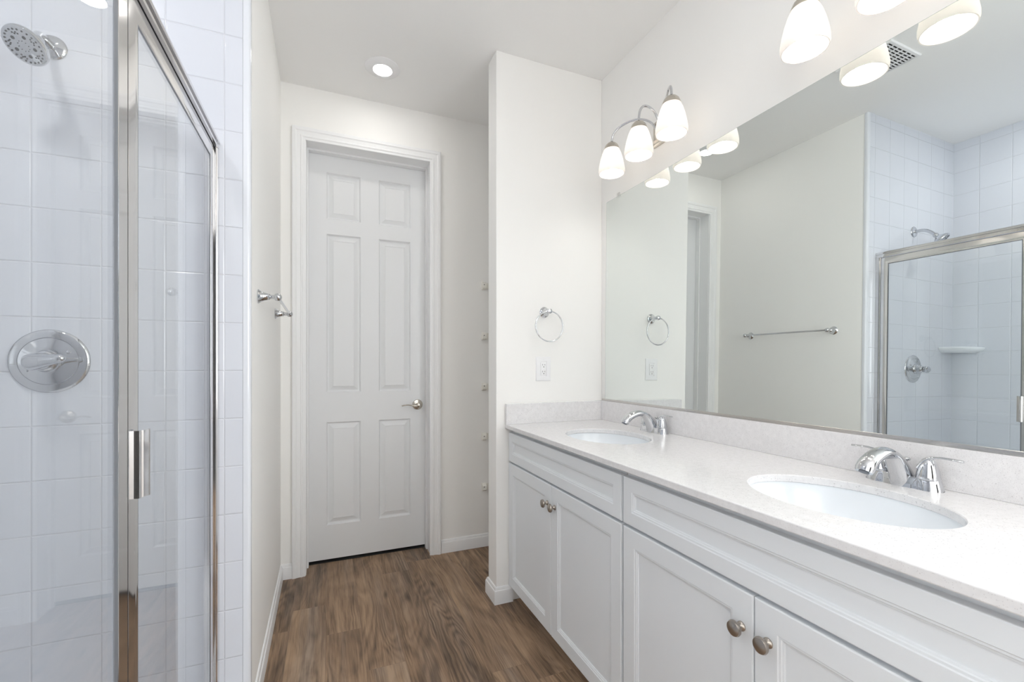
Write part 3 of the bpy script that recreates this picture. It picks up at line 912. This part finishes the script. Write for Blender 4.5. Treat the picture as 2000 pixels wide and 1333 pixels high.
# ------------------------------------------------------------------ towel bar on the left wall
ty0, ty1, tz = 1.840, 2.447, 1.434
t = thing('towel_bar', (-0.236, (ty0+ty1)/2, tz), 'long chrome towel bar on the left wall beside the shower', 'towel bar')
bm0 = None
for ty, wx in ((ty0, -0.2335), (ty1, -0.2373)):
    bm = BM()
    lathe(bm, (wx, ty, tz), (1, 0, 0), [(0.0255, 0.0002), (0.0262, 0.003), (0.0235, 0.0055), (0.0185, 0.012), (0.0145, 0.022), (0.0115, 0.034), (0.0120, 0.036),
          (0.0105, 0.038), (0.0080, 0.0405), (0.0075, 0.050), (0.0085, 0.053), (0.0125, 0.056), (0.0145, 0.063), (0.0130, 0.071), (0.0070, 0.0765), (0.001, 0.078)], 32)
    make('bar_post', bm, M['chrome'], t)
bm = BM(); tube(bm, [(-0.2335+0.0645, ty0-0.012, tz), (-0.2373+0.0645, ty1+0.012, tz)], 0.0055, 14)
make('bar_rod', bm, M['chrome'], t)

# ------------------------------------------------------------------ shelf clips behind the partition
names = ['top one of the five small white shelf clips showing past the partition edge',
         'second from top of the five white shelf clips past the partition edge',
         'middle one of the five white shelf clips past the partition edge',
         'second from bottom of the five white shelf clips past the partition edge',
         'bottom one of the five white shelf clips, low beside the partition edge']
for i, z in enumerate((1.696, 1.368, 1.041, 0.716, 0.388)):
    bm = BM(); cx = 0.937; yb = YB
    # clip block with a cradle lip and a screw recess
    pr = [(0, -0.024), (0.016, -0.024), (0.030, -0.016), (0.030, 0.010), (0.022, 0.016), (0.016, 0.024), (0, 0.024)]
    loft(bm, [[(cx+dx, yb-0.0002-o_, z+zz) for o_, zz in pr] for dx in (-0.014, 0.012)])
    rbox(bm, cx-0.0145, cx+0.032, yb-0.010, yb-0.0003, z-0.020, z+0.020, 0.002)
    bmesh.ops.bevel(bm, geom=[e_ for e_ in bm.edges if e_.calc_length() > 0.02], offset=0.0008, segments=1, affect='EDGES')
    o = make('shelf_clip', bm, M['bracket_plastic'], smooth=30, loc=(cx, yb, z))
    tag(o, names[i], 'shelf bracket', 'white shelf clips behind the partition')
    bm = BM(); lathe(bm, (cx-0.004, yb-0.0298, z+0.004), (0, -1, 0), [(0.0034, 0), (0.0034, 0.0008)], 14)
    s_ = make('screw_hole', bm, M['slot'], o)

# ------------------------------------------------------------------ shower enclosure
t = thing('shower_enclosure', (XG, 0.9, 0.11), 'framed glass shower enclosure with chrome posts and hinged door', 'shower enclosure')
ZH0, ZH1 = 1.865, 1.897
XD = -0.325                      # front face of door and post
yd0, yd1 = 0.9860, 1.6265        # door frame extent
bm = BM()
# header rail: stepped extrusion
pr = [(-0.352, ZH0), (-0.352, ZH1), (-0.320, ZH1), (-0.3150, ZH1-0.002), (-0.3140, ZH1-0.006), (-0.3140, ZH0+0.018), (-0.3215, ZH0+0.017), (-0.3215, ZH0+0.009), (-0.3165, ZH0+0.008), (-0.3165, ZH0),
      (-0.334, ZH0), (-0.334, ZH0+0.006), (-0.341, ZH0+0.006), (-0.341, ZH0)]
loft(bm, [[(x, y, z) for x, z in pr] for y in (YN+0.001, YS-0.001)])
make('header_rail', bm, M['polished_frame'], t, smooth=20)
bm = BM(); pr = [(-0.352, 0.1105), (-0.352, 0.130), (-0.322, 0.130), (-0.316, 0.122), (-0.314, 0.1105)]
loft(bm, [[(x, y, z) for x, z in pr] for y in (YN+0.001, YS-0.001)])
make('sill_rail', bm, M['polished_frame'], t, smooth=20)
def vpost(name, pr, z0=0.131, z1=ZH0-0.0005, mat='polished_frame', par=None, sm=20):
    bm = BM(); loft(bm, [[(x, y, z) for x, y in pr] for z in (z0, z1)])
    return make(name, bm, M[mat], par or t, smooth=sm)
# wall jamb at the tiled end wall (stepped)
vpost('wall_jamb', [(-0.352, YS-0.001), (-0.352, 1.629), (-0.3215, 1.629), (-0.3205, 1.634), (-0.3175, 1.6355), (-0.3165, 1.645), (-0.3165, YS-0.001)])
# fixed strike post between door and fixed glass
vpost('strike_post', [(-0.336, 0.966), (-0.336, 0.9825), (XD, 0.9825), (XD, 0.9475), (XD-0.0012, 0.9458), (XD-0.0055, 0.9458), (XD-0.0055, 0.966)])
vpost('strike_gap_shade', [(-0.335, 0.9827), (-0.335, 0.9857), (XD-0.002, 0.9857), (XD-0.002, 0.9827)], mat='seal')  # dark strip filling the door gap so it looks shaded
vpost('glazing_seal', [(XD-0.0019, 0.9300), (XD-0.0019, 0.9456), (XD-0.0006, 0.9456), (XD-0.0006, 0.9312)], mat='seal')
vpost('near_jamb', [(-0.352, YN+0.001), (-0.352, YN+0.03), (XD, YN+0.03), (XD, YN+0.001)])
bm = BM(); box(bm, XD-0.0050, XD-0.0020, YN+0.031, 0.9455, 0.132, ZH0-0.001)
fg = make('fixed_glass', bm, M['glass'], t, smooth=0)
fg['label'] = 'clear fixed glass pane'
# hinged door: mitred frame of four rails
za, zb_ = 0.140, ZH0-0.0035; wn, wf = 0.049, 0.034; wt = 0.038; wb = 0.03
pr_f = [(-0.336, 0), (XD-0.0002, 0), (XD, 0.01), (XD, 0.62), (XD-0.0016, 0.80), (XD-0.0016, 0.97), (XD-0.003, 1.0), (XD-0.0072, 1.0), (XD-0.0072, 0.55), (-0.336, 0.55)]
def corner(y, z, sy, sz, wy, wz): return [(x, y+sy*k_*wy, z+sz*k_*wz) for x, k_ in pr_f]
rows = [corner(yd0, za, 1, 1, wn, wb), corner(yd1, za, -1, 1, wf, wb), corner(yd1, zb_, -1, -1, wf, wt), corner(yd0, zb_, 1, -1, wn, wt)]
bm = BM(); loft(bm, rows+[rows[0]], True, False, False); bmesh.ops.remove_doubles(bm, verts=bm.verts[:], dist=1e-6)
sd = make('shower_door_frame', bm, M['polished_frame'], t, smooth=20)
g0, g1, h0, h1 = yd0+wn, yd1-wf, za+wb, zb_-wt
bm = BM(); box(bm, XD-0.0065, XD-0.0035, g0+0.0002, g1-0.0002, h0+0.0002, h1-0.0002)
dg = make('door_glass', bm, M['glass'], sd, smooth=0); dg['label'] = 'clear glass of the hinged door'
bm = BM()
for q in ((g0, g0+0.0024, h0, h1), (g1-0.0040, g1, h0, h1), (g0+0.0024, g1-0.0040, h1-0.0028, h1), (g0+0.0024, g1-0.0040, h0, h0+0.0028)):
    box(bm, XD-0.0034, XD-0.0022, *q)
make('glass_gasket', bm, M['seal'], sd, smooth=0)
# pull: curved fluted extrusion standing off the near stile
bm = BM()
pr = [(0.0003, 1.0105), (0.0075, 1.0110), (0.0090, 1.0125), (0.0093, 1.0155), (0.0078, 1.0170), (0.0085, 1.0190), (0.0110, 1.0205), (0.0122, 1.0230), (0.0112, 1.0250), (0.0130, 1.0270), (0.0160, 1.0300),
      (0.0168, 1.0340), (0.0155, 1.0400), (0.0125, 1.0455), (0.0105, 1.0445), (0.0130, 1.0385), (0.0140, 1.0340), (0.0125, 1.0300), (0.0085, 1.0250), (0.0060, 1.0190), (0.0003, 1.0180)]
loft(bm, [[(XD+x, y, z) for x, y in pr] for z in (0.944, 1.0675)])
make('pull_handle', bm, M['polished_frame'], sd, smooth=25)

# ------------------------------------------------------------------ shower head
fl = Vector((-0.716, YS, 2.080)); hc = Vector((-0.703, 1.502, 1.988)); nrm = Vector((-0.28, -0.8, -1)).normalized()
t = thing('showerhead', fl, 'round chrome shower head with arm on the tiled wall', 'shower head')
bm = BM(); lathe(bm, fl, (0, -1, 0), [(0.0335, 0.0002), (0.034, 0.002), (0.0325, 0.0045), (0.027, 0.0070), (0.018, 0.0090), (0.0125, 0.0105), (0.011, 0.013)], 36)
make('wall_flange', bm, M['chrome'], t)
bm = BM(); tube(bm, bez(fl+Vector((0, -0.012, 0)), fl+Vector((0, -0.06, 0.004)), fl+Vector((0.003, -0.085, -0.016)), hc-nrm*0.050, 14), 0.0098, 16)
make('shower_arm', bm, M['chrome'], t)
bm = BM(); lathe(bm, hc, -nrm, [(0.040, -0.002), (0.0445, 0.0), (0.0460, 0.004), (0.0455, 0.009), (0.040, 0.016), (0.030, 0.024), (0.020, 0.032), (0.0135, 0.038), (0.0145, 0.042), (0.0150, 0.048), (0.0130, 0.055), (0.008, 0.058)], 48)
hd = make('spray_head', bm, M['chrome'], t)
bm = BM(); d_, u_, v_ = basis(nrm)
def dot(px, py, r): lathe(bm, hc + u_*px + v_*py + nrm*0.0018, nrm, [(r, 0), (r*0.9, 0.0012), (r*0.4, 0.0018)], 10)
for i in range(5):
    a_ = 2*pi*i/5 + 0.3
    dot(0.0225*cos(a_), 0.0225*sin(a_), 0.0042)
    for k_ in range(4): 
        b_ = a_ + 0.45 + k_*0.13; rr_ = 0.027 + 0.003*(k_ % 2)
        dot(rr_*cos(b_), rr_*sin(b_), 0.0018)
for i in range(24): dot(0.0365*cos(2*pi*i/24), 0.0365*sin(2*pi*i/24), 0.0022)
for i in range(10): dot(0.0115*cos(2*pi*i/10), 0.0115*sin(2*pi*i/10), 0.0010)
nz_ = make('spray_nozzles', bm, M['rubber'], hd); nz_['label'] = 'dark rubber nozzles'

# ------------------------------------------------------------------ shower valve
vc = Vector((-0.7195, YS, 1.197))
t = thing('shower_valve', vc, 'round chrome shower valve plate with lever on the tiled wall', 'shower valve')
bm = BM(); lathe(bm, vc, (0, -1, 0), [(0.0885, 0.0002), (0.089, 0.003), (0.0865, 0.0065), (0.082, 0.0085), (0.0665, 0.0100), (0.0655, 0.0085), (0.0645, 0.0100), (0.052, 0.0130), (0.038, 0.0170), (0.034, 0.0175)], 64)
make('escutcheon', bm, M['chrome'], t)
bm = BM(); lathe(bm, vc, (0, -1, 0), [(0.031, 0.010), (0.031, 0.020), (0.0275, 0.024), (0.0265, 0.034), (0.0235, 0.036), (0.0225, 0.050), (0.018, 0.056)], 40)
make('valve_sleeve', bm, M['chrome'], t)
bm = BM()
p0 = vc+Vector((-0.022, -0.060, -0.004)); p3 = vc+Vector((0.074, -0.104, 0.008))
pts = bez(p0, vc+Vector((0.0, -0.072, -0.002)), vc+Vector((0.035, -0.092, 0.004)), p3, 16)
prof = [sin(min(1, (i+0.25)/3.0)*pi/2) for i in range(17)]
rad = [(0.0245*prof[i]*(1-0.62*(i/16)**1.2) * (0.45 if i == 16 else 1), 0.0245*prof[i]*(1-0.62*(i/16)**1.2)*(0.45 if i == 16 else 1)) for i in range(17)]
tube(bm, pts, rad, 20)
make('valve_lever', bm, M['chrome'], t, smooth=70)
for px, pz in ((0.052, 0.030), (-0.052, -0.030)):
    bm = BM(); lathe(bm, vc+Vector((px*0.85, -0.0135, pz*0.85)), (0, -1, 0), [(0.005, -0.003), (0.005, 0.001), (0.003, 0.0018)], 16)
    make('plate_screw', bm, M['chrome'], t)

# ------------------------------------------------------------------ corner shelf
t_ = BM(); zs_ = 1.340; R_ = 0.165
def quarter(r, z, off=0.0):
    pts = [(XS+0.0005, YS-0.0005, z)]
    for i in range(13):
        a_ = i/12*pi/2
        e_ = 1.0
        pts.append((XS+0.0005+r*sin(a_)**0.9*1.0 if i else XS+0.0005, YS-0.0005-r*cos(a_)**0.9 if i < 12 else YS-0.0005, z))
    return pts
loft(t_, [quarter(R_*0.80, zs_-0.030), quarter(R_*0.93, zs_-0.018), quarter(R_*0.99, zs_-0.006), quarter(R_, zs_), quarter(R_, zs_+0.006), quarter(R_*0.97, zs_+0.009)])
o = make('corner_shelf', t_, M['ceramic'], smooth=40, loc=(XS+0.0005, YS-0.0005, zs_))
tag(o, 'white ceramic corner shelf in the tiled shower corner, seen in the mirror', 'shelf')
